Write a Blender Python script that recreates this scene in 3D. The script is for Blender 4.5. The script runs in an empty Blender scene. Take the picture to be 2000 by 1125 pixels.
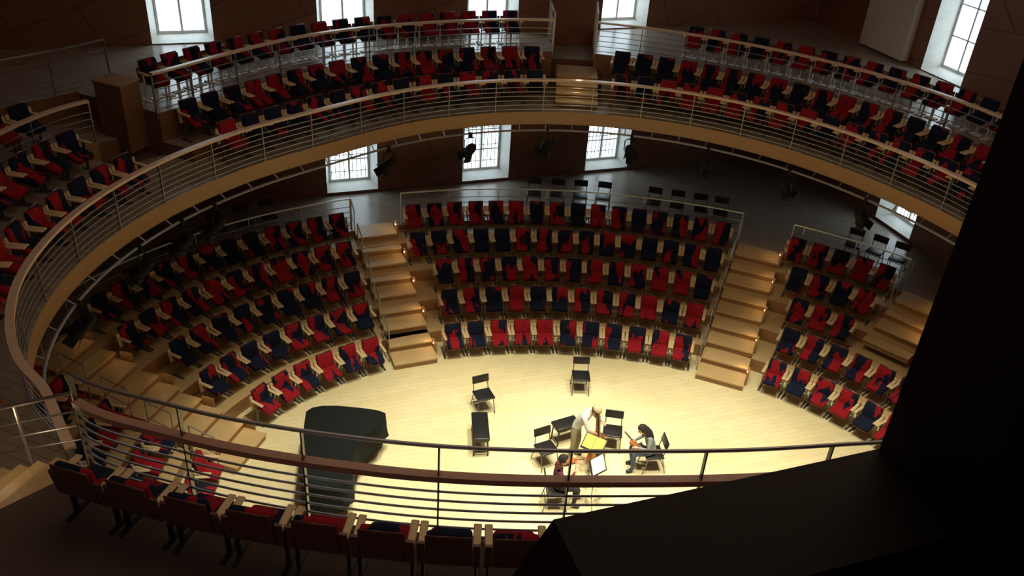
import bpy, bmesh, math, random
from mathutils import Vector, Matrix
random.seed(4)
S=bpy.context.scene; COL=bpy.context.collection
pi=math.pi
# ------------------------------------------------------------------ materials
def newmat(name):
    m=bpy.data.materials.new(name);m.use_nodes=True
    return m,m.node_tree.nodes,m.node_tree.links,m.node_tree.nodes['Principled BSDF']
def plain(name,col,rough=.5,metal=0,noise=.12,spec=.5):
    m,n,l,b=newmat(name)
    b.inputs['Roughness'].default_value=rough;b.inputs['Metallic'].default_value=metal
    b.inputs['Specular IOR Level'].default_value=spec
    tc=n.new('ShaderNodeTexCoord');t=n.new('ShaderNodeTexNoise');t.inputs['Scale'].default_value=7
    mx=n.new('ShaderNodeMix');mx.data_type='RGBA'
    l.new(tc.outputs['Object'],t.inputs['Vector']);l.new(t.outputs[0],mx.inputs[0])
    mx.inputs[6].default_value=(*[c*(1-noise) for c in col],1);mx.inputs[7].default_value=(*[min(1,c*(1+noise)) for c in col],1)
    l.new(mx.outputs[2],b.inputs['Base Color'])
    return m
def wood(name,c1,c2,rough=.4,scale=3.,stretch=(1,1,8)):
    m,n,l,b=newmat(name)
    tc=n.new('ShaderNodeTexCoord');mp=n.new('ShaderNodeMapping');mp.inputs['Scale'].default_value=stretch
    t=n.new('ShaderNodeTexNoise');t.inputs['Scale'].default_value=scale;t.inputs['Detail'].default_value=6
    mx=n.new('ShaderNodeMix');mx.data_type='RGBA';mx.inputs[6].default_value=(*c1,1);mx.inputs[7].default_value=(*c2,1)
    l.new(tc.outputs['Object'],mp.inputs[0]);l.new(mp.outputs[0],t.inputs['Vector']);l.new(t.outputs[0],mx.inputs[0])
    l.new(mx.outputs[2],b.inputs['Base Color']);b.inputs['Roughness'].default_value=rough
    return m
def planks(name,c1,c2,gap,rot,bw=1.9,rh=.14,rough=.35,mortar=.004):
    m,n,l,b=newmat(name)
    tc=n.new('ShaderNodeTexCoord');mp=n.new('ShaderNodeMapping');mp.inputs['Rotation'].default_value=(rot[0],rot[1],rot[2])
    br=n.new('ShaderNodeTexBrick');br.inputs['Scale'].default_value=1;br.inputs['Brick Width'].default_value=bw
    br.inputs['Row Height'].default_value=rh;br.inputs['Mortar Size'].default_value=mortar
    br.inputs['Color1'].default_value=(*c1,1);br.inputs['Color2'].default_value=(*c2,1);br.inputs['Mortar'].default_value=(*gap,1)
    t=n.new('ShaderNodeTexNoise');t.inputs['Scale'].default_value=2.5;t.inputs['Detail'].default_value=5
    mx=n.new('ShaderNodeMix');mx.data_type='RGBA';mx.blend_type='MULTIPLY';mx.inputs[0].default_value=.2
    l.new(tc.outputs['Object'],mp.inputs[0]);l.new(mp.outputs[0],br.inputs['Vector']);l.new(mp.outputs[0],t.inputs['Vector'])
    l.new(br.outputs['Color'],mx.inputs[6]);l.new(t.outputs[0],mx.inputs[7]);l.new(mx.outputs[2],b.inputs['Base Color'])
    b.inputs['Roughness'].default_value=rough
    return m
def emis(name,col,st):
    m,n,l,b=newmat(name);b.inputs['Base Color'].default_value=(*col,1)
    b.inputs['Emission Color'].default_value=(*col,1);b.inputs['Emission Strength'].default_value=st;return m
def fabric(name):
    m,n,l,b=newmat(name)
    tc=n.new('ShaderNodeTexCoord');oi=n.new('ShaderNodeObjectInfo')
    vm=n.new('ShaderNodeVectorMath');vm.operation='MULTIPLY_ADD'
    cmb=n.new('ShaderNodeCombineXYZ')
    mu=n.new('ShaderNodeMath');mu.operation='MULTIPLY';mu.inputs[1].default_value=37.
    l.new(oi.outputs['Random'],mu.inputs[0]);l.new(mu.outputs[0],cmb.inputs[0]);l.new(mu.outputs[0],cmb.inputs[2])
    vm.inputs[1].default_value=(4.2,1.0,2.0);l.new(tc.outputs['Object'],vm.inputs[0]);l.new(cmb.outputs[0],vm.inputs[2])
    nz=n.new('ShaderNodeTexNoise');nz.inputs['Scale'].default_value=2.2;nz.inputs['Detail'].default_value=3
    l.new(vm.outputs[0],nz.inputs['Vector'])
    v2=n.new('ShaderNodeVectorMath');v2.operation='MULTIPLY_ADD';v2.inputs[1].default_value=(.9,.9,.9)
    l.new(nz.outputs['Color'],v2.inputs[0]);l.new(vm.outputs[0],v2.inputs[2])
    vo=n.new('ShaderNodeTexVoronoi');vo.inputs['Scale'].default_value=1.0
    l.new(v2.outputs[0],vo.inputs['Vector'])
    sp=n.new('ShaderNodeSeparateColor');l.new(vo.outputs['Color'],sp.inputs[0])
    rp=n.new('ShaderNodeValToRGB');rp.color_ramp.interpolation='CONSTANT'
    e=rp.color_ramp.elements;e[0].position=0;e[0].color=(.29,.009,.016,1);e[1].position=.5;e[1].color=(.007,.011,.032,1)
    l.new(sp.outputs[0],rp.inputs[0]);l.new(rp.outputs[0],b.inputs['Base Color'])
    b.inputs['Roughness'].default_value=.9;b.inputs['Specular IOR Level'].default_value=.2
    return m
M_floor=planks('stage_planks',(.86,.77,.47),(.82,.72,.41),(.66,.54,.28),(0,0,-.35))
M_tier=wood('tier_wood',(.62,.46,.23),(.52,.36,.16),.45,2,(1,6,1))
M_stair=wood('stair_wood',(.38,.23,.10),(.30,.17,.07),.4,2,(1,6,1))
M_wall=planks('wall_panel',(.26,.105,.052),(.23,.09,.045),(.08,.03,.018),(pi/2,0,.3636),3.2,1.1,.5,.012)
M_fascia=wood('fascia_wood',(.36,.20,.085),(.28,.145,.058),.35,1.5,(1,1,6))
M_dfascia=wood('dark_fascia_wood',(.22,.105,.05),(.17,.078,.036),.35,1.5,(1,1,6))
M_gfloor=planks('gallery_boards',(.38,.32,.26),(.32,.27,.22),(.10,.08,.06),(0,0,.36),2.2,.16,.25)
M_rail=wood('handrail_wood',(.72,.54,.41),(.60,.43,.31),.35,4)
M_railn=wood('handrail_dark',(.50,.30,.22),(.40,.22,.16),.35,4)
M_steel=plain('brushed_steel',(.38,.38,.39),.4,.8)
M_dsteel=plain('dark_steel',(.16,.15,.15),.4,.7)
M_black=plain('black_plastic',(.010,.010,.011),.4)
M_matte=plain('matte_black',(.006,.006,.007),.7,0,.1,.2)
M_cover=plain('piano_cover',(.005,.008,.007),.8,0,.1,.2)
M_fab=fabric('seat_fabric')
M_pale=wood('seat_wood',(.74,.58,.34),(.64,.48,.26),.4,5)
M_shell=wood('seat_shell',(.15,.06,.04),(.10,.04,.028),.35,5)
M_white=plain('window_paint',(.80,.80,.76),.5)
M_pale_block=plain('pale_block',(.66,.57,.49),.8)
M_ceil=plain('ceiling_paint',(.09,.06,.045),.8)
M_booth=plain('booth_dark',(.030,.014,.014),.6)
M_lens=emis('step_lamp',(1,.62,.28),4)
M_glassd=plain('lens_glass',(.05,.05,.06),.05)
# ------------------------------------------------------------------ mesh builder
class MB:
    def __init__(s,*mats): s.v=[];s.f=[];s.m=[];s.mats=list(mats)
    def mi(s,mat):
        if mat not in s.mats: s.mats.append(mat)
        return s.mats.index(mat)
    def add(s,vs,fs,mat):
        o=len(s.v);s.v+= [tuple(v) for v in vs];k=s.mi(mat)
        for f in fs: s.f.append([i+o for i in f]);s.m.append(k)
    def box(s,c,sz,mat,rz=0,M=None):
        x,y,z=[d/2 for d in sz]
        vs=[Vector((a*x,b*y,d*z)) for d in(-1,1) for b in(-1,1) for a in(-1,1)]
        R=Matrix.Rotation(rz,3,'Z')if M is None else M
        vs=[R@v+Vector(c) for v in vs]
        s.add(vs,[(0,2,3,1),(4,5,7,6),(0,1,5,4),(2,6,7,3),(0,4,6,2),(1,3,7,5)],mat)
    def rbox(s,c,sz,mat,r=.03,M=None,seg=3):
        bm=bmesh.new();bmesh.ops.create_cube(bm,size=1)
        bmesh.ops.scale(bm,vec=sz,verts=bm.verts)
        bmesh.ops.bevel(bm,geom=bm.edges[:],offset=min(r,min(sz)*.49),segments=seg,profile=.5,affect='EDGES')
        R=M if M is not None else Matrix.Identity(3)
        bm.verts.index_update()
        s.add([R@v.co+Vector(c) for v in bm.verts],[[v.index for v in f.verts] for f in bm.faces],mat);bm.free()
    def prism(s,poly,z0,z1,mat,M=None):
        n=len(poly);vs=[Vector((p[0],p[1],z0)) for p in poly]+[Vector((p[0],p[1],z1)) for p in poly]
        if M is not None: vs=[M@v for v in vs]
        fs=[list(range(n))[::-1],list(range(n,2*n))]+[(i,(i+1)%n,n+(i+1)%n,n+i) for i in range(n)]
        s.add(vs,fs,mat)
    def tube(s,pts,r,mat,n=6,closed=False,rect=None):
        pts=[Vector(p) for p in pts];N=len(pts);rings=[]
        for i,p in enumerate(pts):
            if closed: t=pts[(i+1)%N]-pts[i-1]
            else: t=pts[min(i+1,N-1)]-pts[max(i-1,0)]
            t.normalize()
            up=Vector((0,0,1)) if abs(t.z)<.95 else Vector((0,1,0))
            sd=t.cross(up).normalized();u2=sd.cross(t).normalized()
            if rect: w,h=rect;ring=[p+sd*a*w/2+u2*b*h/2 for a,b in((-1,-1),(1,-1),(1,1),(-1,1))]
            else:
                rr=r[i] if isinstance(r,(list,tuple)) else r
                ring=[p+(sd*math.cos(2*pi*k/n)+u2*math.sin(2*pi*k/n))*rr for k in range(n)]
            rings.append(ring)
        k=len(rings[0]);vs=[v for r_ in rings for v in r_];fs=[]
        for i in range(N if closed else N-1):
            j=(i+1)%N
            for q in range(k): fs.append((i*k+q,i*k+(q+1)%k,j*k+(q+1)%k,j*k+q))
        if not closed: fs+= [list(range(k))[::-1],[(N-1)*k+q for q in range(k)]]
        s.add(vs,fs,mat)
    def ell(s,c,rad,mat,M=None,u=14,v=10,fn=None):
        vs=[];fs=[]
        for i in range(v+1):
            for j in range(u):
                a=pi*i/v;b=2*pi*j/u
                d=Vector((math.sin(a)*math.cos(b),math.sin(a)*math.sin(b),math.cos(a)))
                if fn:d=fn(d)
                d=Vector((d.x*rad[0],d.y*rad[1],d.z*rad[2]))
                vs.append((M@d if M is not None else d)+Vector(c))
        for i in range(v):
            for j in range(u): fs.append((i*u+j,(i+1)*u+j,(i+1)*u+(j+1)%u,i*u+(j+1)%u))
        s.add(vs,fs,mat)
    def mesh(s,name,smooth=False):
        me=bpy.data.meshes.new(name);me.from_pydata(s.v,[],s.f)
        for m in s.mats: me.materials.append(m)
        me.polygons.foreach_set('material_index',s.m)
        bm=bmesh.new();bm.from_mesh(me);bmesh.ops.recalc_face_normals(bm,faces=bm.faces);bm.to_mesh(me);bm.free()
        if smooth:
            me.polygons.foreach_set('use_smooth',[True]*len(me.polygons))
            try: me.set_sharp_from_angle(angle=math.radians(40))
            except Exception: pass
        me.update();return me
    def build(s,name,smooth=False,parent=None):
        ob=bpy.data.objects.new(name,s.mesh(name,smooth));COL.objects.link(ob)
        if parent: ob.parent=parent
        return ob
def empty(name,loc=(0,0,0),rz=0):
    e=bpy.data.objects.new(name,None);COL.objects.link(e);e.location=loc;e.rotation_euler=(0,0,rz);e.empty_display_size=.1;return e
# ------------------------------------------------------------------ plan geometry
CX,CY,EA,EB=1.9,13.3,7.6,5.35
def SE(t,off=0):
    x=EA*math.cos(t);y=EB*math.sin(t);nx=EB*math.cos(t);ny=EA*math.sin(t);L=math.hypot(nx,ny)
    return (CX+x+nx/L*off,CY+y+ny/L*off),(nx/L,ny/L)
UA=(.9348,.3552);UB=(-.3552,.9348)
A0,A1,B0,B1=-6.82,19.51,.935,24.59
def ab(a,b): return (a*UA[0]+b*UB[0],a*UA[1]+b*UB[1])
def toab(p): return (p[0]*UA[0]+p[1]*UA[1],p[0]*UB[0]+p[1]*UB[1])
def hitroom(p,d):
    pa,pb=toab(p);da,db=toab(d);ts=[]
    if da>1e-9: ts.append((A1-pa)/da)
    if da<-1e-9: ts.append((A0-pa)/da)
    if db>1e-9: ts.append((B1-pb)/db)
    if db<-1e-9: ts.append((B0-pb)/db)
    t=min(ts);return (p[0]+d[0]*t,p[1]+d[1]*t)
PC=(1.5,14.)
def polar(pts):
    q=sorted([(math.atan2(y-PC[1],x-PC[0])%(2*pi),math.hypot(x-PC[0],y-PC[1])) for x,y in pts]);n=len(q)
    def f(th):
        th%=2*pi
        i=0
        while i<n and q[i][0]<=th:i+=1
        i1=i-1
        def g(k):
            w=k//n;return q[k%n][0]+2*pi*w,q[k%n][1]
        p0,p1,p2,p3=g(i1-1),g(i1),g(i1+1),g(i1+2)
        u=(th-p1[0])/(p2[0]-p1[0])
        m1=(p2[1]-p0[1])/(p2[0]-p0[0]);m2=(p3[1]-p1[1])/(p3[0]-p1[0]);h=p2[0]-p1[0]
        r=(2*u**3-3*u*u+1)*p1[1]+(u**3-2*u*u+u)*h*m1+(-2*u**3+3*u*u)*p2[1]+(u**3-u*u)*h*m2
        return r
    return f
Rr=polar([(-5.75,8.5),(-6.4,9.1),(-7.0,10),(-7.45,11.2),(-7.6,13),(-7.1,15.3),(-6.1,17.2),(-4.5,19.1),(-2.3,21.1),(.6,22.2),(3.6,22.1),(5.9,21.2),(8.4,19.0),(9.7,16.9),(10.3,14.5),(10.2,12),(9.2,9.6),(7,7.8),(4,6.9),(2.6,6.65),(.9,6.45),(-1.3,6.4),(-3.3,6.7),(-4.5,7.1)])
Gr=polar([(-9.75,13.4),(-9.2,16.2),(-7.9,17.8),(-6.9,19.4),(-5.2,21.6),(-2.5,23.4),(.5,24.4),(1.8,24.5),(4.4,23.9),(7.5,22.3),(9.4,20.5),(10.8,18.2),(11.8,15.5),(12,12),(11,9),(8,5.5),(1,4),(-5,5.2),(-8,7.5),(-9.4,10)])
def Rp(th,o=0): r=Rr(th)+o;return (PC[0]+r*math.cos(th),PC[1]+r*math.sin(th))
def Gp(th,o=0): r=Gr(th)+o;return (PC[0]+r*math.cos(th),PC[1]+r*math.sin(th))
def Op(th): return hitroom(PC,(math.cos(th),math.sin(th)))
def ths(a,b,n): return [math.radians(a+(b-a)*i/n) for i in range(n+1)]
def slab(mb,inner,outer,z0,z1,mat,matside=None,closed=False):
    n=len(inner);vs=[]
    for i in range(n):
        a=inner[i];b=outer[i];vs+=[(a[0],a[1],z0),(b[0],b[1],z0),(b[0],b[1],z1),(a[0],a[1],z1)]
    ft=[];fsd=[]
    for i in range(n if closed else n-1):
        p=i*4;q=((i+1)%n)*4
        ft.append((p+3,q+3,q+2,p+2));fsd+=[(p,q,q+3,p+3),(p+1,p+2,q+2,q+1),(p,p+1,q+1,q)]
    if not closed: fsd+=[(0,1,2,3),((n-1)*4+3,(n-1)*4+2,(n-1)*4+1,(n-1)*4)]
    mb.add(vs,ft+fsd,mat)
    if matside:
        k=mb.mi(matside)
        for i in range(len(mb.m)-len(fsd),len(mb.m)): mb.m[i]=k
# ------------------------------------------------------------------ room shell
fl=MB();c=ab((A0+A1)/2,(B0+B1)/2);ang=math.atan2(UA[1],UA[0])
fl.box((c[0],c[1],-.15),(A1-A0+1.2,B1-B0+1.2,.3),M_floor,ang);fl.build('floor')
cl=MB();cl.box((c[0],c[1]-0,16.15),(A1-A0+1.2,B1-B0+1.2,.3),M_ceil,ang);cl.build('ceiling')
def wallgrid(name,along,a0,a1,const,out,openings,mat,thick=.7,z0=0,z1=16):
    mb=MB();xs=sorted({a0,a1}|{o[0] for o in openings}|{o[1] for o in openings});zs=sorted({z0,z1}|{o[2] for o in openings}|{o[3] for o in openings})
    for i in range(len(xs)-1):
        for j in range(len(zs)-1):
            mx=(xs[i]+xs[i+1])/2;mz=(zs[j]+zs[j+1])/2
            if any(o[0]<mx<o[1] and o[2]<mz<o[3] for o in openings): continue
            w=xs[i+1]-xs[i];k=const+out*thick/2
            cc=ab(mx,k) if along=='a' else ab(k,mx)
            mb.box((cc[0],cc[1],mz),(w,thick,zs[j+1]-zs[j]) if along=='a' else (thick,w,zs[j+1]-zs[j]),mat,ang)
    return mb.build(name)
WA=[-.45,3.87,8.16,12.44]
LZ=(1.7,4.7);UZ=(6.45,10.2);HW=.78
ops=[(a-HW,a+HW,*UZ) for a in WA]+[(a-HW,a+HW,*LZ) for a in WA[1:]]
wallgrid('wall_back','a',A0,A1,B1,1,ops,M_wall)
RB=18.65
wallgrid('wall_right','b',B0,B1,A1,1,[(RB-HW,RB+HW,*UZ),(RB-HW,RB+HW,*LZ)],M_wall)
wallgrid('wall_left','b',B0,B1,A0,-1,[],M_wall)
a_s=toab((.095,1+.38*.095))[0];a_j=toab((.715,1+.38*.715))[0]
wallgrid('wall_front','a',A0,A1,B0,-1,[(-2.6,a_s,11.7,15.2),(a_s,a_j,12.42,15.2)],M_booth,.22)
bb=MB()
for (da,db,sa,sb,z,h) in [(0,-1.9,9,.2,13.1,4.8),(-4.5,0,.2,4,13.1,4.8),(4.5,0,.2,4,13.1,4.8),(0,0,9,4,10.6,.2),(0,0,9,4,15.6,.2)]:
    q=ab(da,B0-.22-1.95+db);bb.box((q[0],q[1],z),(sa,sb,h),M_booth,ang)
tri=[(a_s,12.42),(a_s,11.7),(a_s-.40,11.7)]
vv=[(*ab(a,B0),z) for a,z in tri]+[(*ab(a,B0-.22),z) for a,z in tri]
bb.add(vv,[(0,1,2),(3,5,4),(0,3,4,1),(1,4,5,2),(2,5,3,0)],M_booth)
bb.build('wall_booth')
def window(name,along,pos,const,out,z0,z1,bars,rows):
    e=MB()
    def P(x,d,z):
        q=ab(pos+x,const+out*d) if along=='a' else ab(const+out*d,pos+x)
        return Vector((q[0],q[1],z))
    i0,i1=HW,HW-.15
    ring0=[P(-i0,-.02,z0),P(i0,-.02,z0),P(i0,-.02,z1),P(-i0,-.02,z1)];ring1=[P(-i1,.6,z0+.1),P(i1,.6,z0+.1),P(i1,.6,z1-.1),P(-i1,.6,z1-.1)]
    e.add(ring0+ring1,[(0,1,5,4),(1,2,6,5),(2,3,7,6),(3,0,4,7)],M_white)
    b0,b1=z0+.1,z1-.1
    def bx(xa,xb,za,zb):
        a=[P(xa,.55,za),P(xb,.55,za),P(xb,.55,zb),P(xa,.55,zb)];b=[P(xa,.61,za),P(xb,.61,za),P(xb,.61,zb),P(xa,.61,zb)]
        e.add(a+b,[(0,1,2,3),(4,7,6,5),(0,4,5,1),(1,5,6,2),(2,6,7,3),(3,7,4,0)],M_white)
    for x in(-i1+.03,i1-.03,0): bx(x-.03,x+.03,b0,b1)
    for k in range(rows+1):
        z=b0+.03+(b1-b0-.06)*k/rows;w_=.018 if 0<k<rows else .04;bx(-i1,i1,z-w_,z+w_)
    if bars:
        for k in range(9):
            x=-i1+.1+(2*i1-.2)*k/8;e.tube([P(x,.72,z0-.1),P(x,.72,z0+1.9)],.014,M_dsteel,5)
        for z in(.35,.9,1.5): e.tube([P(-i1,.72,z0+z),P(i1,.72,z0+z)],.014,M_dsteel,5)
    return e.build(name)
k=1
for a in WA: window('window_%d'%k,'a',a,B1,1,*UZ,False,4);k+=1
for a in WA[1:]: window('window_%d'%k,'a',a,B1,1,*LZ,True,4);k+=1
window('window_%d'%k,'b',RB,A1,1,*UZ,False,4);k+=1
window('window_%d'%k,'b',RB,A1,1,*LZ,True,4)
pl=MB();q=ab(A1-.12,21.0);pl.box((q[0],q[1],9.6),(.24,1.9,6.2),M_pale_block,ang);pl.build('wall_pale_block')  # pale upright block along the right wall
# ------------------------------------------------------------------ lower tiers
NT=200;T=[2*pi*i/NT for i in range(NT)]
RZ=.36
for kk in range(1,5):
    mb=MB();o1=4.8 if kk==4 else kk+1.0
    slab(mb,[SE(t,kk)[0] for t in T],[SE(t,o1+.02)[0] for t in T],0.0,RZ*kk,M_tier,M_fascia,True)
    mb.build('seating_tier')
PZ=1.6
mb=MB();slab(mb,[SE(t,4.8)[0] for t in T],[hitroom(*SE(t,4.8)) for t in T],0.0,PZ,M_gfloor,M_fascia,True);mb.build('floor_passage')
def aisle_from_t(tdeg,hw,s0=0.):
    p,n=SE(math.radians(tdeg));return (p,n,hw,s0)
def aisle_pts(p,q,hw,s0=0.):
    d=Vector((q[0]-p[0],q[1]-p[1])).normalized();return (p,(d.x,d.y),hw,s0)
AIS=[aisle_pts((-2.3,17.85),(-4.2,22.45),.56),aisle_pts((5.45,17.95),(7.05,22.3),.6),aisle_pts((-5.45,14.2),(-10.1,15.45),.6),aisle_from_t(38,.6,2.6),aisle_from_t(-25,.6),aisle_from_t(-90,.6),aisle_from_t(-150,.6)]
def inaisle(p,marg=.27):
    for b,d,hw,s0 in AIS:
        dx,dy=p[0]-b[0],p[1]-b[1];al=dx*d[0]+dy*d[1];cr=dx*d[1]-dy*d[0]
        if al>s0-.6 and abs(cr)<hw+marg and al<7: return True
    return False
for i_,(b,d,hw,s0) in enumerate(AIS):
    mb=MB();rz=math.atan2(d[1],d[0])
    for j in range(1,10):
        o0=.53*(j-1)+.02
        if o0<s0-.1: continue
        o1=4.95;cx=b[0]+d[0]*(o0+o1)/2;cy=b[1]+d[1]*(o0+o1)/2;z=.178*j+.004
        zb=max(0,z-.178)
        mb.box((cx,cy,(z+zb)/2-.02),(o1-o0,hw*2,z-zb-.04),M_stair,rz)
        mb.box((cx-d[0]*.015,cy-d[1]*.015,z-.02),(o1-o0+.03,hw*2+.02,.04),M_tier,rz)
    mb.build('aisle_stairs')
    hr=MB();s=Vector((-d[1],d[0]))
    lamp=MB()
    for kk in range(5):
        o=.55+1.0*kk
        if o<s0: continue
        z=RZ*kk
        pa=Vector((b[0],b[1]))+Vector(d)*(o-.15)+s*(hw+.05);pb=Vector((b[0],b[1]))+Vector(d)*(o+.45)+s*(hw+.05)
        hr.tube([(pa.x,pa.y,z),(pa.x,pa.y,z+.95),(pb.x,pb.y,z+1.1),(pb.x,pb.y,z+.1)],.018,M_steel,6)
        hr.tube([(pa.x,pa.y,z+.5),(pb.x,pb.y,z+.65)],.01,M_steel,6)
        pl_=Vector((b[0],b[1]))+Vector(d)*(o-.1)-s*(hw+.015)
        if i_!=2: lamp.box((pl_.x,pl_.y,z+.34),(.04,.03,.03),M_lens,rz)
        lamp.box((pl_.x-s.x*.03,pl_.y-s.y*.03,z+.2),(.3,.05,.38),M_stair,rz)
    hr.build('stair_handrail');lamp.build('step_light')
# ------------------------------------------------------------------ balcony + galleries
TH=ths(-35,226,180)
mb=MB();slab(mb,[Rp(t) for t in TH],[Gp(t,.02) for t in TH],5.1,5.45,M_gfloor,M_fascia);mb.build('balcony_slab')
mb=MB();slab(mb,[Gp(t) for t in TH],[Op(t) for t in TH],5.1,5.4,M_ceil);mb.build('balcony_underside')
GZ=6.42;GL=6.1;NA,NB=88.,94.5
def gal(a,b,n,z,o=0,ms=None): 
    tt=ths(a,b,n);m=MB();slab(m,[Gp(t,o) for t in tt],[Op(t) for t in tt],5.4,z,M_gfloor,ms or M_dfascia);return m.build('gallery_floor')
gal(-35,NA,90,GZ);gal(NB,158,60,GZ);gal(158,165,8,GL-.25,.6);gal(165,226,50,GL,0,M_fascia)
gal(158,226,50,GZ+.05,2.3);gal(NA,NB,8,5.95,.9)
def step(a,b,fr):
    tt=ths(a,b,50);m=MB();slab(m,[(Rp(t)[0]*(1-fr)+Gp(t)[0]*fr,Rp(t)[1]*(1-fr)+Gp(t)[1]*fr) for t in tt],[Gp(t) for t in tt],5.45,5.75,M_gfloor,M_dfascia);m.build('balcony_step')
step(10,NA-1.5,.55);step(NB+1,158,.55);step(166,210,.55)
m=MB()
for j in range(4):
    rr0=Rr(math.radians(91))+.35+.32*j
    m.box((PC[0]-.1,PC[1]+rr0+.5,5.45+.07*(j+1)),(1.1,1.0,.14*(j+1)-.03),M_stair,0)
    m.box((PC[0]-.1,PC[1]+rr0+.48,5.45+.14*(j+1)-.01),(1.14,1.03,.03),M_tier if j<3 else M_stair,0)
m.build('gallery_stairs')
tn=ths(229,330,60)
mb=MB();slab(mb,[Rp(t) for t in tn],[Op(t) for t in tn],6.2,6.5,M_ceil,M_fascia);mb.build('near_balcony_slab')
m=MB();d_=Vector((-.95,.31)).normalized();s_=Vector((-d_.y,d_.x))
for j in range(6):
    c0=Vector((-4.95,6.55))+d_*(.32*j+.16);z=6.5-.175*(j+1)+.0
    m.box((c0.x,c0.y,(z+5.1)/2),(.32,1.3,z-5.1),M_stair,math.atan2(d_.y,d_.x));m.box((c0.x,c0.y,z+.015),(.36,1.34,.03),M_tier,math.atan2(d_.y,d_.x))
m.build('balcony_stairs')
m=MB();a_=Vector((-4.62,7.2,7.4));b_=Vector((-6.45,7.8,6.4))
m.tube([a_,b_],.024,M_steel,8)
for u in(.25,.45,.65): 
    m.tube([a_-Vector((0,0,u)),b_-Vector((0,0,u))],.012,M_steel,6)
for u in(.02,.5,.98):
    p=a_.lerp(b_,u);m.tube([p,p-Vector((0,0,1.05))],.018,M_steel,6)
m.build('balcony_stair_handrail')
def railing(name,P,z0,ztop,nb,post,mtop,rw=.09,rh=.05,extra=None,barr=.011):
    m=MB()
    m.tube([(x,y,ztop) for x,y in P],.02,mtop,rect=(rw,rh))
    for k in range(nb):
        z=z0+.06+(ztop-.08-z0-.06)*k/nb
        m.tube([(x,y,z) for x,y in P],barr,M_steel,5)
    if extra: m.tube([(x,y,extra) for x,y in P],.022,M_steel,6)
    acc=post;last=None
    for i,p in enumerate(P):
        if last: acc+=math.hypot(p[0]-last[0],p[1]-last[1])
        last=p
        if acc>=post or i==len(P)-1:
            acc=0;q=P[min(i+1,len(P)-1)];r=P[max(i-1,0)];a=math.atan2(q[1]-r[1],q[0]-r[0])
            zt=extra or ztop
            m.box((p[0],p[1],(z0-.15+zt)/2),(.016,.055,zt-z0+.15),M_dsteel if extra else M_steel,a)
    return m.build(name)
railing('balcony_railing',[Rp(t,.04) for t in ths(-35,225,260)],5.45,6.3,6,1.25,M_rail,.12,.05)
railing('gallery_railing',[Gp(t,.05) for t in ths(-30,NA,120)],GZ,7.28,5,1.25,M_rail,.11,.05)
railing('gallery_railing',[Gp(t,.05) for t in ths(NB,158,70)],GZ,7.28,5,1.25,M_rail,.11,.05)
railing('gallery_railing',[Gp(t,.05) for t in ths(165,215,60)],GL,6.98,5,1.25,M_rail,.11,.05)
railing('gallery_railing',[Gp(t,2.35) for t in ths(154,215,60)],GZ+.05,7.45,6,1.25,M_steel,.05,.04)
for a in(NA,NB):
    t=math.radians(a);railing('gallery_railing',[Gp(t,x) for x in(.05,.5,1.0,1.5)],GZ,7.5,5,.8,M_steel,.04,.04)
m=MB();r=math.radians(159.3);p=Gp(r,.75);m.rbox((p[0],p[1],6.3),(.75,.55,1.5),M_dfascia,.02,Matrix.Rotation(r,3,'Z'));m.rbox((p[0],p[1],7.07),(.8,.6,.04),M_fascia,.01,Matrix.Rotation(r,3,'Z'));m.build('gallery_newel_box')
railing('near_balcony_railing',[Rp(t,.04) for t in ths(229,330,110)],6.5,7.38,6,1.25,M_railn,.10,.07,extra=7.78,barr=.014)
def para(tt,name):
    P=[SE(t,4.85)[0] for t in tt];run=[]
    for p in P+[None]:
        if p is not None and not inaisle(p,.05): run.append(p)
        else:
            if len(run)>3: railing(name,run,PZ,2.6,5,1.3,M_steel,.05,.04)
            run=[]
para(ths(-5,355,240),'parapet_railing')
m=MB();m.tube([(*Rp(t,-.12),4.98) for t in ths(20,222,160)],.028,M_steel,8)
for t in ths(22,220,40): m.tube([(*Rp(t,-.12),4.98),(*Rp(t,.05),5.12)],.014,M_steel,5)
m.build('lighting_pipe')
# ------------------------------------------------------------------ auditorium seats
def rx(a): return Matrix.Rotation(a,3,'X')
def seatmesh(foot,name):
    m=MB()
    m.rbox((0,.17,.61),(.42,.09,.50),M_fab,.04,rx(-.18))
    m.rbox((0,.225,.63),(.44,.025,.48),M_shell,.012,rx(-.18),1)
    m.rbox((0,-.06,.44),(.42,.38,.10),M_fab,.04,rx(.28))
    m.box((0,-.05,.38),(.39,.34,.02),M_shell,0,rx(.28))
    for s in(-1,1):
        m.rbox((s*.258,.04,.62),(.08,.36,.035),M_pale,.012,None,1)
        m.box((s*.262,.20,.56),(.07,.03,.34),M_pale if foot is M_dsteel else M_shell,0,rx(-.15))
        m.box((s*.258,.07,.31),(.022,.06,.60),foot)
        m.box((s*.258,.05,.012),(.05,.32,.024),foot)
    m.box((0,.1,.35),(.5,.03,.03),M_dsteel)
    if foot is M_white:
        m.box((0,.05,.2),(.06,.05,.4),foot);m.box((0,.05,.012),(.3,.12,.024),foot)
    return m.mesh(name,True)
SM=seatmesh(M_dsteel,'auditorium_seat');SG=seatmesh(M_white,'gallery_seat');SN=seatmesh(M_black,'near_seat')
def seat(parent,p,z,out,me):
    o=bpy.data.objects.new('seat',me);COL.objects.link(o);o.parent=parent
    o.location=(p[0],p[1],z);o.rotation_euler=(0,0,math.atan2(out[1],out[0])-pi/2)
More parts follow.
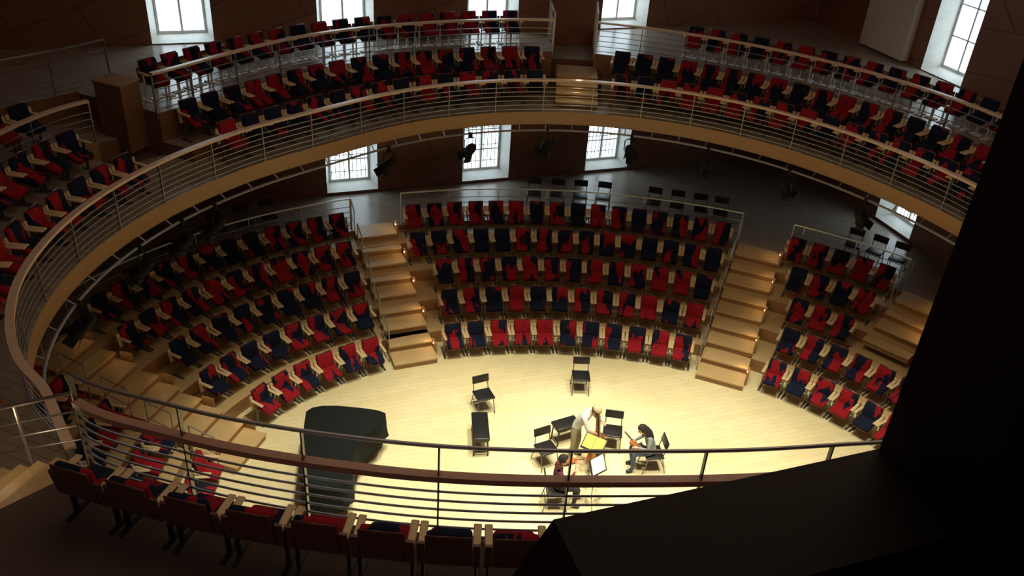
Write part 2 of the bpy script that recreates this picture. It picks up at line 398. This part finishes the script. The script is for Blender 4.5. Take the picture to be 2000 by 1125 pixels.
def rowalong(parent,fn,t0,t1,z,pitch=.605,skip=None,n=900,me=None):
    last=None;acc=pitch*.5
    for i in range(n+1):
        t=t0+(t1-t0)*i/n;p,nn=fn(t)
        if last: acc+=math.hypot(p[0]-last[0],p[1]-last[1])
        last=p
        if skip and skip(p): acc=pitch*.6;continue
        if acc>=pitch: seat(parent,p,z,nn,me or SM);acc-=pitch
for kk in range(5):
    e=empty('auditorium_seat_row')
    off=.32+1.0*kk+(.08 if kk else 0)
    rowalong(e,lambda t,o=off:SE(t,o),math.radians(-20),math.radians(340),RZ*kk+.0,skip=inaisle,n=2400,pitch=.60)
def RG(fr,o=0):
    def f(t):
        a=Rp(t);b=Gp(t);p=(a[0]*(1-fr)+b[0]*fr,a[1]*(1-fr)+b[1]*fr)
        e=.01;a2=Rp(t+e);b2=Gp(t+e);q=(a2[0]*(1-fr)+b2[0]*fr,a2[1]*(1-fr)+b2[1]*fr)
        d=Vector((q[0]-p[0],q[1]-p[1])).normalized();nn=(d.y,-d.x)
        return (p[0]+nn[0]*o,p[1]+nn[1]*o),nn
    return f
r_=math.radians
e=empty('balcony_seat_row')
for a,b in((8,NA-1.5),(96,156),(168,212)):
    rowalong(e,RG(.28),r_(a),r_(b),5.45)
e=empty('balcony_seat_row')
for a,b in((12,NA-1.5),(96,156),(168,205)):
    rowalong(e,RG(.80),r_(a),r_(b),5.75)
e=empty('gallery_seat_row')
for a,b in((15,76),(98.5,156)):
    rowalong(e,RG(1,.75),r_(a),r_(b),GZ,me=SG)
e=empty('gallery_seat_row')
rowalong(e,RG(1,.7),r_(168),r_(200),GL)
e=empty('near_balcony_seat_row')
rowalong(e,RG(0,.52),r_(231),r_(300),6.5,.62,me=SN)
# ------------------------------------------------------------------ black chairs
def chairmesh():
    m=MB()
    m.rbox((0,0,.45),(.44,.42,.045),M_black,.02)
    m.rbox((0,.235,.76),(.42,.035,.20),M_black,.017,rx(-.2))
    for s in(-1,1):
        m.tube([(s*.21,-.24,0),(s*.19,-.14,.43)],.012,M_dsteel,6)
        m.tube([(s*.21,.27,0),(s*.19,.17,.43),(s*.17,.245,.80)],.012,M_dsteel,6)
        m.tube([(s*.19,-.16,.42),(s*.19,.18,.42)],.011,M_dsteel,6)
    m.tube([(-.2,.21,.2),(.2,.21,.2)],.009,M_dsteel,5)
    return m.mesh('chair',True)
CM=chairmesh()
def chair(x,y,z,rz,name='stage_chair'):
    o=bpy.data.objects.new(name,CM);COL.objects.link(o);o.location=(x,y,z);o.rotation_euler=(0,0,rz);return o
chair(1.86,17.35,0,.05);chair(-.5,16.35,0,.45);chair(1.0,14.62,0,.5);chair(2.52,15.35,0,-.1)
chair(3.38,14.72,0,-pi/2+.15);chair(1.2,13.38,0,pi/2+.1)
for t in [97,93.5,90,86.5,79,75.5,72,69,66,63,59.5,50,47,44,38,34,30,136,139.5,143,146.5,150]:
    p,n=SE(r_(t),5.75)
    if inaisle(p,.3): continue
    chair(p[0],p[1],PZ,math.atan2(n[1],n[0])-pi/2+random.uniform(-.15,.15),'passage_chair')
def bench(x,y,rz,L=.62,W=.36,name='piano_bench'):
    m=MB();m.rbox((0,0,.49),(L,W,.08),M_black,.03);m.box((0,0,.43),(L-.06,W-.06,.05),M_black)
    for sx in(-1,1):
        for sy in(-1,1): m.tube([(sx*(L/2-.06),sy*(W/2-.05),.42),(sx*(L/2-.04),sy*(W/2-.03),0)],.02,M_black,6)
        m.tube([(sx*(L/2-.05),-(W/2-.04),.12),(sx*(L/2-.05),W/2-.04,.12)],.012,M_black,6)
    o=m.build(name,True);o.location=(x,y,0);o.rotation_euler=(0,0,rz)
bench(-.5,15.15,pi/2+.12,.95,.38);bench(1.45,15.45,.5)
# ------------------------------------------------------------------ grand piano
pn=empty('grand_piano',(-3.5,13.9,0),0)
out=[(-.85,1.05),(.9,1.0),(.92,.75),(.85,.45),(.62,.1),(.5,-.3),(.52,-.8),(.58,-1.2),(.45,-1.45),(.1,-1.55),(-.3,-1.5),(-.5,-1.2),(-.62,-.4),(-.75,.3)]
def smooth(poly,it=2):
    for _ in range(it):
        q=[]
        for i in range(len(poly)):
            a=poly[i];b=poly[(i+1)%len(poly)];q+=[(a[0]*.75+b[0]*.25,a[1]*.75+b[1]*.25),(a[0]*.25+b[0]*.75,a[1]*.25+b[1]*.75)]
        poly=q
    return poly
so=smooth(out)
m=MB();n=len(so);lv=[(.42,1.05),(.7,1.02),(.98,1.0),(1.02,.97)]
vs=[]
for i,(z,sc) in enumerate(lv):
    for j,p in enumerate(so):
        w=1+(.03*math.sin(j*1.3) if i==0 else 0);vs.append((p[0]*sc*w,p[1]*sc*w,z+(.03*math.sin(j*.9) if i==0 else 0)))
fs=[]
for i in range(len(lv)-1):
    for j in range(n): fs.append((i*n+j,i*n+(j+1)%n,(i+1)*n+(j+1)%n,(i+1)*n+j))
fs.append([3*n+j for j in range(n)]);m.add(vs,fs,M_cover);m.build('cover',True,pn)
m=MB();m.prism([(x*.93,y*.93) for x,y in so],.62,.97,M_black);m.build('case',False,pn)
for i,(x,y) in enumerate([(-.6,.75),(.65,.7),(0,-1.15)]):
    m=MB();m.tube([(x,y,.62),(x,y,.12)],[.08,.045],M_black,8);m.ell((x,y,.06),(.06,.06,.06),M_steel);m.build('leg_%d'%(i+1),True,pn)
m=MB();m.box((0,.55,.2),(.3,.06,.12),M_black)
m.tube([(-.1,.6,.62),(-.1,.55,.25)],.015,M_black);m.tube([(.1,.6,.62),(.1,.55,.25)],.015,M_black);m.build('pedal_lyre',False,pn)
# ------------------------------------------------------------------ spotlights under the balcony
def spotfix(name,deg,r_off=-.15,z=4.98,tilt=.8,sc=1.05):
    t=r_(deg);p=Rp(t,r_off);m=MB()
    R=Matrix.Rotation(tilt,3,'X')
    def q(v): return R@Vector(v)*sc+Vector((0,0,-.42*sc))
    for (z0,z1,ra,rb) in((-.2,.05,.13,.13),(.05,.2,.13,.10),(.2,.26,.10,.06),(-.24,-.2,.15,.15)):
        m.tube([q((0,0,z0)),q((0,0,z1))],[ra*sc,rb*sc],M_matte,14)
    m.tube([q((0,0,-.245)),q((0,0,-.25))],.12*sc,M_glassd,14)
    for s in(-1,1):
        m.tube([(s*.16*sc,0,-.42*sc),(s*.16*sc,0,-.15*sc),(s*.1*sc,0,-.1*sc),(0,0,-.09*sc)],.014*sc,M_matte,6)
        m.add([q((s*.12,-.1,-.24)),q((s*.12,.1,-.24)),q((s*.2,.1,-.38)),q((s*.2,-.1,-.38))],[(0,1,2,3)],M_matte)
        m.add([q((-.1,s*.12,-.24)),q((.1,s*.12,-.24)),q((.1,s*.2,-.38)),q((-.1,s*.2,-.38))],[(0,1,2,3)],M_matte)
    m.box((0,0,-.03*sc),(.06,.08,.14*sc),M_matte)
    o=m.build(name,True);o.location=(p[0],p[1],z);o.rotation_euler=(0,0,t-pi/2+random.uniform(-.3,.3))
for d in(111,96,80,65.7,50.7,36.5,128,163,169,177,190): spotfix('stage_spotlight',d)
# ------------------------------------------------------------------ people
def human(name,J,loc,rz,cols,hair='short',hat=False):
    root=empty(name,loc,rz)
    rad={'pel':.125,'bel':.12,'che':.135,'nck':.055,'hd0':.05}
    bones=[('pel','bel','top'),('bel','che','top'),('che','nck','top'),('nck','hd0','skin')]
    for s in 'LR':
        bones+=[('pel','hip'+s,'leg'),('hip'+s,'kne'+s,'leg'),('kne'+s,'ank'+s,'leg'),('ank'+s,'toe'+s,'shoe'),
                ('che','sho'+s,'top'),('sho'+s,'elb'+s,'top'),('elb'+s,'wri'+s,cols.get('fore','skin')),('wri'+s,'pal'+s,'skin')]
        rad.update({'hip'+s:.095,'kne'+s:.062,'ank'+s:.045,'toe'+s:.035,'sho'+s:.062,'elb'+s:.043,'wri'+s:.027,'pal'+s:.026})
    P={k:Vector(v) for k,v in J.items() if k!='tilt'}
    DD={}
    for s in 'LR':
        d=(P['wri'+s]-P['elb'+s]).normalized()
        P['pal'+s]=P['wri'+s]+d*.07
        DD[s]=d
    names=[k for k in rad];idx={k:i for i,k in enumerate(names)}
    me=bpy.data.meshes.new(name);me.from_pydata([P[k] for k in names],[(idx[a],idx[b]) for a,b,_ in bones],[])
    ob=bpy.data.objects.new('body',me);COL.objects.link(ob)
    md=ob.modifiers.new('s','SKIN')
    for k,i in idx.items():
        sv=me.skin_vertices[0].data[i];sv.radius=(rad[k],rad[k]);sv.use_root=(k=='pel')
    sb=ob.modifiers.new('u','SUBSURF');sb.levels=3;sb.render_levels=3
    dg=bpy.context.evaluated_depsgraph_get();dg.update();nm=bpy.data.meshes.new_from_object(ob.evaluated_get(dg))
    ob.modifiers.clear();ob.data=nm;ob.parent=root
    nm.materials.clear()
    for x in (cols['skin'],cols['top'],cols['leg'],cols['shoe']): nm.materials.append(x)
    ki={'skin':0,'top':1,'leg':2,'shoe':3}
    for f in nm.polygons:
        c_=f.center;best=9;bl='top'
        for a,b,l in bones:
            A,B=P[a],P[b];u=max(0,min(1,(c_-A).dot(B-A)/(B-A).length_squared));dd=(c_-A-(B-A)*u).length/(rad[a]*(1-u)+rad[b]*u)
            if dd<best:best=dd;bl=l
        f.material_index=ki[bl];f.use_smooth=True
    hm=MB()
    for s in 'LR':
        d=DD[s];sd=d.cross(Vector((0,0,1)));sd=sd.normalized() if sd.length>.1 else Vector((0,1,0));dn=sd.cross(d).normalized()*(-1 if sd.cross(d).z>0 else 1)
        pl_=P['pal'+s]
        for k,(o,L) in enumerate(((-.03,.065),(-.01,.078),(.01,.075),(.03,.058))):
            b0=pl_+sd*o;hm.tube([b0,b0+d*L*.5+dn*.008,b0+d*L*.8+dn*.03,b0+d*L*.85+dn*.05],[.0095,.009,.008,.007],cols['skin'],6)
        g=1 if s=='L' else -1
        b0=pl_-d*.03+sd*.03*g;hm.tube([b0,b0+sd*.03*g+d*.03,b0+sd*.035*g+d*.06+dn*.01],[.012,.010,.008],cols['skin'],6)
        hm.rbox(pl_-d*.02,(.075,.075,.03),cols['skin'],.014,Matrix((d,sd,dn)).transposed())
    hm.build('hands',True,root)
    hc=P['head'];R=Matrix.Rotation(J['tilt'],3,'Y')
    h=MB()
    def hf(d):
        w=1-.22*max(0,-d.z)**1.5;return Vector((d.x*w+.05*max(0,-d.z),d.y*w,d.z))
    h.ell(hc,(.098,.078,.118),cols['skin'],R,20,14,hf)
    def hp(x,y,z): return hc+R@Vector((x,y,z))
    h.ell(hp(.1,0,-.015),(.022,.013,.024),cols['skin'],R,8,6)
    for s in(-1,1):
        h.ell(hp(.088,s*.03,.008),(.01,.013,.007),M_white,R,8,6);h.ell(hp(.096,s*.03,.008),(.004,.006,.006),M_black,R,6,5)
        h.ell(hp(0,s*.08,0),(.018,.01,.03),cols['skin'],R,8,6)
        h.tube([hp(.092,s*.015,.03),hp(.088,s*.045,.032)],.004,cols['hair'],5)
    h.ell(hp(.09,0,-.055),(.008,.024,.006),cols['lip'],R,8,5)
    h.build('head',True,root)
    hh=MB()
    def hairf(d):
        k=1.0 if d.x<.45 or d.z>.45 else .80
        if d.z<-.35: k=min(k,.9 if d.x<0 else .7)
        return d*k
    hh.ell(hc+R@Vector((-.012,0,.022)),(.112,.093,.122),cols['hair'],R,22,16,hairf)
    if hair=='long':
        for a in range(-5,6):
            an=pi+a*.27;x=math.cos(an)*.085;y=math.sin(an)*.085
            hh.tube([hp(x*.8,y,.06),hp(x*1.15-.01,y*1.15,-.05),hp(x*1.2-.03,y*1.45,-.18),hp(x*1.1-.03,y*1.3,-.32)],[.03,.036,.034,.01],cols['hair'],7)
    hh.build('hair',True,root)
    if hat:
        c_=MB();c_.ell(hc+R@Vector((-.01,0,.05)),(.118,.10,.10),cols['hat'],R,18,10,lambda d:Vector((d.x,d.y,max(d.z,-.1))))
        c_.build('cap',True,root)
    return root
skin=plain('skin_tone',(.55,.33,.22),.5);lip=plain('lips',(.4,.13,.11),.5)
def cl(n,c): return plain(n,c,.8)
seated=dict(pel=(0,0,.56),bel=(0,0,.70),che=(.0,0,.92),nck=(.03,0,1.08),hd0=(.05,0,1.14),head=(.075,0,1.235),tilt=.35,
 hipL=(.03,.095,.545),hipR=(.03,-.095,.545),kneL=(.43,.13,.535),kneR=(.45,-.12,.535),ankL=(.42,.13,.09),ankR=(.36,-.12,.09),toeL=(.57,.15,.04),toeR=(.51,-.14,.04),
 shoL=(0,.175,1.02),shoR=(0,-.175,1.02),elbL=(.10,.24,.76),elbR=(.10,-.24,.76),wriL=(.32,.13,.72),wriR=(.32,-.13,.74))
sw=dict(seated);sw.update(bel=(.03,0,.69),che=(.10,0,.88),nck=(.20,0,1.01),hd0=(.235,0,1.055),head=(.29,0,1.13),tilt=.55,shoL=(.13,.17,.965),shoR=(.13,-.17,.965),elbL=(.17,.24,.73),elbR=(.17,-.24,.73),wriL=(.37,.12,.71),wriR=(.37,-.12,.73))
human('seated_woman',sw,(3.34,14.71,0),pi+.15,dict(skin=skin,lip=lip,hair=cl('dark_hair',(.012,.009,.008)),top=cl('grey_cardigan',(.22,.25,.27)),leg=cl('jeans',(.05,.08,.14)),shoe=M_black,fore='top'),'long')
s3=dict(seated);s3.update(elbL=(.16,.25,.86),wriL=(.36,.16,1.02),elbR=(.16,-.27,.84),wriR=(.32,-.10,.98),tilt=.2)
human('seated_violinist',s3,(1.22,13.41,0),.1,dict(skin=skin,lip=lip,hair=cl('black_hair',(.01,.008,.008)),top=cl('maroon_shirt',(.10,.022,.025)),leg=cl('dark_trousers',(.015,.015,.02)),shoe=M_black,fore='top'))
st=dict(pel=(0,0,.93),bel=(.05,0,1.05),che=(.17,0,1.26),nck=(.29,0,1.40),hd0=(.33,0,1.44),head=(.40,0,1.51),tilt=.6,
 hipL=(0,.10,.90),hipR=(0,-.10,.90),kneL=(.07,.13,.49),kneR=(.02,-.12,.49),ankL=(.02,.15,.09),ankR=(-.06,-.13,.09),toeL=(.17,.18,.04),toeR=(.09,-.16,.04),
 shoL=(.22,.185,1.36),shoR=(.22,-.185,1.36),elbL=(.38,.25,1.14),elbR=(.33,-.25,1.12),wriL=(.54,.09,1.20),wriR=(.50,-.10,.98))
human('standing_bass_player',st,(1.62,14.86,0),-.35,dict(skin=skin,lip=lip,hair=cl('brown_hair',(.12,.07,.03)),top=cl('pale_tshirt',(.50,.49,.46)),leg=cl('khaki_trousers',(.30,.27,.17)),shoe=M_black,hat=cl('straw_cap',(.45,.36,.22))),'short',True)
M_var=wood('violin_varnish',(.42,.15,.03),(.30,.09,.02),.2,6)
def strings(name,L,loc,M3):
    half=[(0,-.5),(.12,-.49),(.21,-.43),(.235,-.33),(.20,-.22),(.145,-.15),(.13,-.05),(.15,.03),(.19,.10),(.185,.2),(.12,.27),(.04,.30)]
    poly=smooth(half+[(-x,y) for x,y in half[::-1] if x>0],1)
    m=MB();m.prism(poly,-.06,.06,M_var)
    m.box((0,.5,.075),(.045,.52,.03),M_black);m.box((0,.55,.03),(.04,.45,.06),M_var)
    m.ell((0,.84,.02),(.03,.05,.04),M_var);m.box((0,.76,.02),(.14,.015,.015),M_black);m.box((0,.8,.02),(.14,.015,.015),M_black)
    m.box((0,-.1,.09),(.1,.012,.06),M_pale);m.box((0,-.32,.075),(.05,.22,.02),M_black)
    for k in(-1.5,-.5,.5,1.5): m.tube([(k*.008,-.25,.09),(k*.012,-.1,.12),(k*.008,.78,.09)],.003,M_steel,4)
    for s in(-1,1): m.box((s*.07,-.1,.0615),(.012,.13,.003),M_black)
    m.tube([(0,-.5,0),(0,-.6,0)],.012,M_steel,6)
    o=m.build(name,True)
    o.matrix_world=Matrix.Translation(loc)@M3.to_4x4()@Matrix.Scale(L/1.4,4);return o
x_=Vector((.75,.65,0)).normalized();y_=Vector((-.10,.06,1)).normalized();z_=x_.cross(y_).normalized()
strings('double_bass',1.5,Vector((2.08,14.62,.645)),Matrix((x_,y_,z_)).transposed())
y_=Vector((-.55,.75,.25)).normalized();x_=Vector((.8,.6,0)).normalized();z_=x_.cross(y_).normalized()
strings('violin',.6,Vector((2.93,14.66,.70)),Matrix((x_,y_,z_)).transposed())
y_=Vector((.9,.25,.1)).normalized();x_=Vector((-.25,.9,0)).normalized();z_=x_.cross(y_).normalized()
strings('violin',.6,Vector((1.42,13.61,1.04)),Matrix((x_,y_,z_)).transposed())
m=MB();m.tube([(1.55,13.28,1.0),(1.6,13.83,1.14)],.006,M_var,5);m.tube([(1.545,13.28,.985),(1.6,13.83,1.12)],.002,M_white,4);m.build('violin_bow')
M_paper=plain('sheet_paper',(.85,.82,.68),.7);M_paper2=plain('sheet_cover',(.80,.52,.09),.7)
def stand(x,y,rz,pm,name='music_stand'):
    m=MB();m.tube([(0,0,.12),(0,0,1.0)],.011,M_dsteel,6)
    for a in range(3):
        an=a*2*pi/3;m.tube([(0,0,.22),(.28*math.cos(an),.28*math.sin(an),.0)],.008,M_dsteel,5)
    R=rx(.65)
    m.box((0,.05,1.08),(.5,.34,.012),M_black,0,R)
    m.box((0,-.09,.985),(.5,.05,.012),M_black)
    m.box((-.115,.047,1.09),(.22,.30,.008),pm,0,R);m.box((.115,.047,1.09),(.22,.30,.008),M_paper if pm is M_paper else pm,0,R)
    o=m.build(name);o.location=(x,y,0);o.rotation_euler=(0,0,rz)
stand(1.95,14.12,-.5,M_paper2);stand(1.98,13.5,-1.5,M_paper)
# ------------------------------------------------------------------ lights
w=bpy.data.worlds.new('sky');S.world=w;w.use_nodes=True;w.node_tree.nodes['Background'].inputs[0].default_value=(.76,.92,1,1);w.node_tree.nodes['Background'].inputs[1].default_value=3.6
def spot(x,y,z,tx,ty,P,deg,col=(1,.92,.70),blend=.62,size=.25):
    l=bpy.data.lights.new('ceiling_spotlight','SPOT');l.energy=P;l.color=col;l.spot_size=r_(deg);l.spot_blend=blend;l.shadow_soft_size=size
    o=bpy.data.objects.new('ceiling_spotlight',l);COL.objects.link(o);o.location=(x,y,z);d=Vector((tx-x,ty-y,-z));o.rotation_euler=d.to_track_quat('-Z','Y').to_euler()
for x,y,tx,ty,e_ in [(-1,14.5,-1.6,13.5,4000),(2,15.5,2,14.3,3700),(5,14.5,5.6,13.8,4200),(-1,11,-1.2,12,3800),(2,10.5,2,12,3700),(5,11,5.4,12,4000)]: spot(x,y,15.2,tx,ty,e_,50)
spot(3,13.5,15.5,3,13.3,800,95,(1,.80,.54),1)  # wide weak spot added as warm fill over seats and balcony
al=bpy.data.lights.new('ambient_fill','AREA');al.shape='RECTANGLE';al.size=16;al.size_y=12;al.energy=380;al.color=(1,.72,.50)  # large area light added to lift the ambient level, not a ceiling fixture
ao=bpy.data.objects.new('ambient_fill',al);COL.objects.link(ao);ao.location=(3,12,15.9)
al=bpy.data.lights.new('near_seat_fill','AREA');al.shape='RECTANGLE';al.size=4;al.size_y=.5;al.energy=26;al.color=(1,.78,.64)  # added fill behind the near seats and rail, no real lamp here
ao=bpy.data.objects.new('near_seat_fill',al);COL.objects.link(ao);ao.location=(-2.6,1.2,12.3);ao.rotation_euler=Vector((.3,4.5,-5)).to_track_quat('-Z','Y').to_euler()
for i_,(b,d,hw,s0) in enumerate(AIS[:4]):
    for o in (.5,1.5,2.5,3.5,4.5):
        if o<s0: continue
        l=bpy.data.lights.new('step_glow','POINT');l.energy=.5 if i_==2 else 1.6;l.color=(1,.6,.28);l.shadow_soft_size=.04
        ob=bpy.data.objects.new('step_glow',l);COL.objects.link(ob)
        ob.location=(b[0]+d[0]*o+d[1]*(hw-.12),b[1]+d[1]*o-d[0]*(hw-.12),.36*o+.32)
for p_,e_ in(((1.4,22.7,6.5),6),((-5.7,7.2,6.6),3)):
    l=bpy.data.lights.new('stair_glow','POINT');l.energy=e_;l.color=(1,.7,.42);l.shadow_soft_size=.06
    ob=bpy.data.objects.new('stair_glow',l);COL.objects.link(ob);ob.location=p_
# ------------------------------------------------------------------ camera
cd=bpy.data.cameras.new('camera');cam=bpy.data.objects.new('camera',cd);COL.objects.link(cam);S.camera=cam
cd.sensor_width=36;cd.lens=30.6;cd.clip_start=.05
th=r_(31.5);ro=r_(3.9)
F=Vector((0,math.cos(th),-math.sin(th)));Rv=Vector((1,0,0));D=Vector((0,-math.sin(th),-math.cos(th)))
right=Rv*math.cos(ro)-D*math.sin(ro);down=Rv*math.sin(ro)+D*math.cos(ro)
Mx=Matrix((right,-down,-F)).transposed().to_4x4();Mx.translation=(0,0,13.5);cam.matrix_world=Mx
try: S.view_settings.view_transform='Standard'
except Exception: pass
